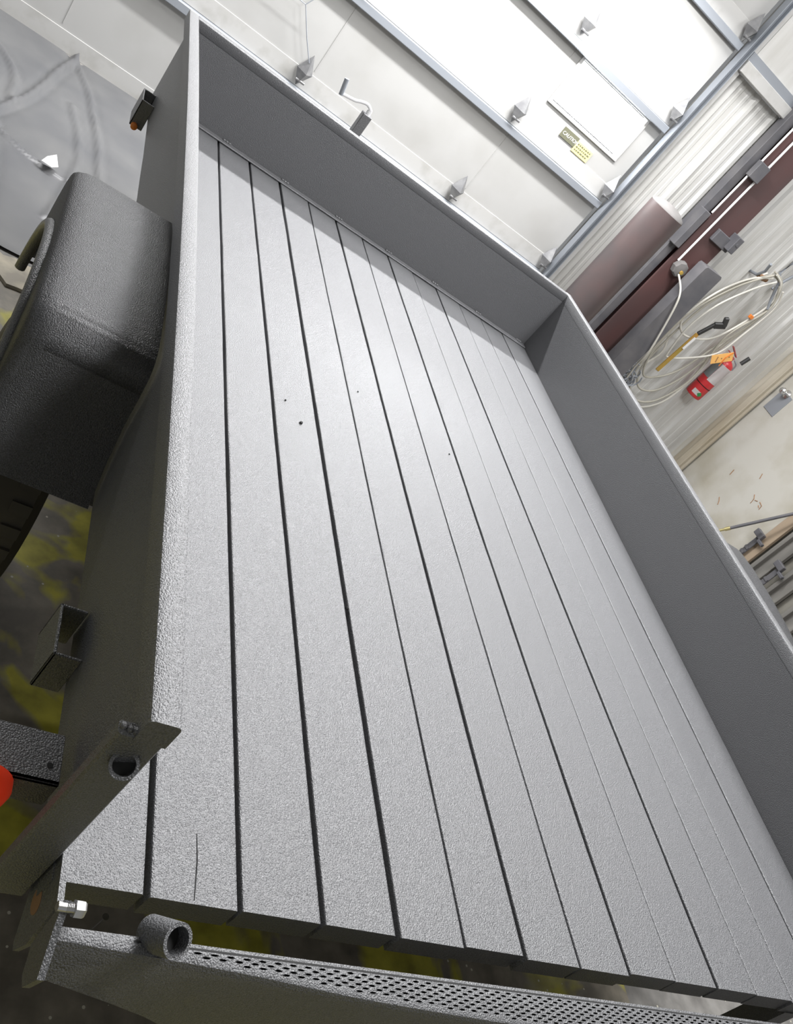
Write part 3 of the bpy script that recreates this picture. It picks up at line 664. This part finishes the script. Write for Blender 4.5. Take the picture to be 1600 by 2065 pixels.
# tail lamp bracket
bm = BM(); box(bm, -0.34, -0.150, 0.095, 0.168, 0.044, 0.05, 0.001); box(bm, -0.34, -0.150, 0.095, 0.101, 0.0, 0.05, 0.001)
lb = obj('lamp_bracket', bm, M_COAT, T)
for x in (-0.165, -0.255, -0.305): obj('bolt_hole', lathe(BM(), [(0.004, 0), (0.004, 0.0006)], (x, 0.12, 0.0502), 'z', 12), M_HOLE, lb)
bm = BM(); lathe(bm, [(0.048, 0), (0.048, -0.012), (0.042, -0.022), (0.02, -0.03), (0.003, -0.032)], (-0.249, 0.09, 0.028), 'y', 28)
obj('tail_lamp', bm, M_LENS, T, smooth=50, label='red round tail lamp')
bm = BM(); lathe(bm, [(0.012, 0), (0.012, -0.02), (0.003, -0.024)], (-0.165, 2.775, -0.065), 'y', 16); obj('marker_lamp', bm, M_OLENS, T, label='small orange marker lamp')
# tongue, coupler and jack
bm = BM(); obox(bm, (0.30, 3.0, -0.08), (0.83, 4.15, -0.08), 0.05, 0.08); obox(bm, (1.41, 3.0, -0.08), (0.88, 4.15, -0.08), 0.05, 0.08); box(bm, 0.81, 0.90, 4.05, 4.35, -0.12, -0.04, 0.01)
obj('tongue', bm, M_COAT, T)
bm = BM(); lathe(bm, [(0.035, 0.0), (0.045, 0.02), (0.035, 0.06), (0.01, 0.075)], (0.854, 4.33, -0.06), 'z', 20); obj('coupler', bm, M_COAT, T)
bm = BM(); box(bm, 0.81, 0.86, 3.88, 3.93, -0.45, 0.255, 0.003); jk = obj('jack', bm, M_COAT, T, label='square tongue jack')
bm = BM(); box(bm, 0.76, 0.90, 3.84, 3.98, FZ+0.0, FZ+0.012); tube(bm, [(0.835, 3.905, FZ), (0.835, 3.905, -0.4)], 0.02, 12); obj('jack_foot', bm, M_ZINC, jk)
bm = BM(); tube(bm, [(0.835, 3.905, 0.255), (0.835, 3.905, 0.275)], 0.014, 12); tube(bm, smoothpts([(0.84, 3.90, 0.275), (0.81, 3.90, 0.292), (0.775, 3.90, 0.285), (0.745, 3.90, 0.272), (0.69, 3.90, 0.262), (0.672, 3.90, 0.258)]), 0.0085, 10); obj('crank', bm, M_PLATED, jk, label='bright steel crank')
bm = BM(); tube(bm, [(0.674, 3.90, 0.252), (0.656, 3.90, 0.328)], 0.012, 14); obj('crank_grip', bm, M_TRACK, jk, label='grey crank grip')

# gate hinge lugs, bolt
bm = BM(); prism(bm, [(0.045, 0.022), (-0.040, 0.022), (-0.050, -0.06), (-0.040, -0.102), (-0.030, -0.104), (0.045, -0.06)], 0, -0.1235, -0.1155)
lug = obj('hinge_lug', bm, M_COAT, T)
bm = BM(); lathe(bm, [(0.016, 0), (0.016, 0.0006)], (-0.1240, -0.004, -0.045), 'x', 20); obj('lug_hole', bm, M_RUST, lug, label='rusty pin hole')
bm = BM(); tube(bm, [(-0.127, -0.045, 0.033), (-0.100, -0.045, 0.033)], 0.006, 14)
lathe(bm, [(0.0105, 0), (0.0105, 0.010), (0.0085, 0.013), (0.002, 0.0135)], (-0.107, -0.045, 0.033), 'x', 6)
for k in range(5): lathe(bm, [(0.0070, 0), (0.0064, 0.001)], (-0.1165+0.002*k, -0.045, 0.033), 'x', 14)
obj('hinge_bolt', bm, M_STEEL, T, label='bright steel bolt', smooth=30)
# ramp gate folded at the rear
gate = bpy.data.objects.new('ramp_gate', None); C.objects.link(gate); gate.parent = T; ROOT[gate.name] = ROOT[T.name]
bm = BM(); prism(bm, [(-0.040, 0.040), (-0.062, 0.020), (-0.108, -0.012), (-0.100, -0.055), (-0.085, -0.060), (-0.055, -0.045)], 0, -0.1225, -0.1135)
obj('side_plate', bm, M_COAT, gate)
# top flange and deep curved apron
top_near = [(-0.113, -0.069), (0.0, -0.0745), (0.06, -0.077), (0.16, -0.083), (0.26, -0.091), (0.33, -0.096), (0.45, -0.102), (0.58, -0.107), (0.8, -0.112), (1.2, -0.118), (1.82, -0.12)]
bot = [-0.031, -0.082, -0.112, -0.175, -0.225, -0.25, -0.27, -0.28, -0.29, -0.29, -0.28]
bm = BM(); rows = []
for (x, y), zb in zip(top_near, bot):
    yb = -0.098 if y > -0.09 else y-0.010
    rows.append([bm.verts.new(p) for p in ((x, -0.058, 0.014), (x, y+0.001, 0.014), (x, y-0.004, 0.0115), (x, y-0.008, 0.003), (x, yb, zb), (x, yb+0.004, zb), (x, y-0.003, 0.002), (x, -0.058, 0.010))])
for i in range(len(rows)-1):
    for k in range(8): bm.faces.new((rows[i][k], rows[i][(k+1) % 8], rows[i+1][(k+1) % 8], rows[i+1][k]))
bm.faces.new(rows[0]); bm.faces.new(list(reversed(rows[-1])))
obj('apron', bm, M_COAT, gate, smooth=28, label='dark deep apron of the gate')
# expanded-metal mesh on the flange
bm = BM()
def ynear(x):
    for (xa, ya), (xb, yb) in zip(top_near[:-1], top_near[1:]):
        if xa <= x <= xb: return ya+(yb-ya)*(x-xa)/(xb-xa)
    return top_near[-1][1]
px = 0.024
for r_ in range(12):
    y = -0.0685-0.0045*r_; x = 0.06+(px/2 if r_ % 2 else 0)
    while x < 1.8:
        if y > ynear(x)+0.003:
            v = [bm.verts.new((x+a, y+b2, 0.01445)) for a, b2 in ((0, 0), (0.004, -0.0012), (0.009, -0.0012), (0.013, 0), (0.009, 0.0012), (0.004, 0.0012))]
            bm.faces.new(v)
        x += px
bmesh.ops.solidify(bm, geom=bm.faces[:], thickness=0.0004)
obj('mesh_openings', bm, M_HOLE, gate, smooth=None, label='rows of small dark openings in the gate mesh')
bm = BM(); box(bm, -0.02, 1.82, -0.0650, -0.0625, 0.0135, 0.0144); obj('shadow_gap', bm, M_HOLE, gate, label='dark strip painted for the shadow gap along the mesh edge')  # solid black strip, paints the shade of the gap beside the mesh
bm = BM(); a = Vector((0.018, -0.075, 0.052)); d_ = Vector((-0.25, 0.50, -0.83)).normalized(); pipe(bm, a, a+d_*0.055, 0.0215, 0.0165, 32)
ps = obj('latch_tube', bm, M_COAT, gate, smooth=50, label='short open pipe stub')
bm = BM(); tube(bm, [a+d_*0.02, a+d_*0.021], 0.0164, 24); obj('tube_bore', bm, M_HOLE, ps, label='dark bore')
# right rear leg of the frame
bm = BM(); obox(bm, (1.60, 0.02, -0.045), (1.60, 0.02, -0.30), 0.06, 0.05, (0, 1, 0)); obj('drop_leg', bm, M_COAT, T)
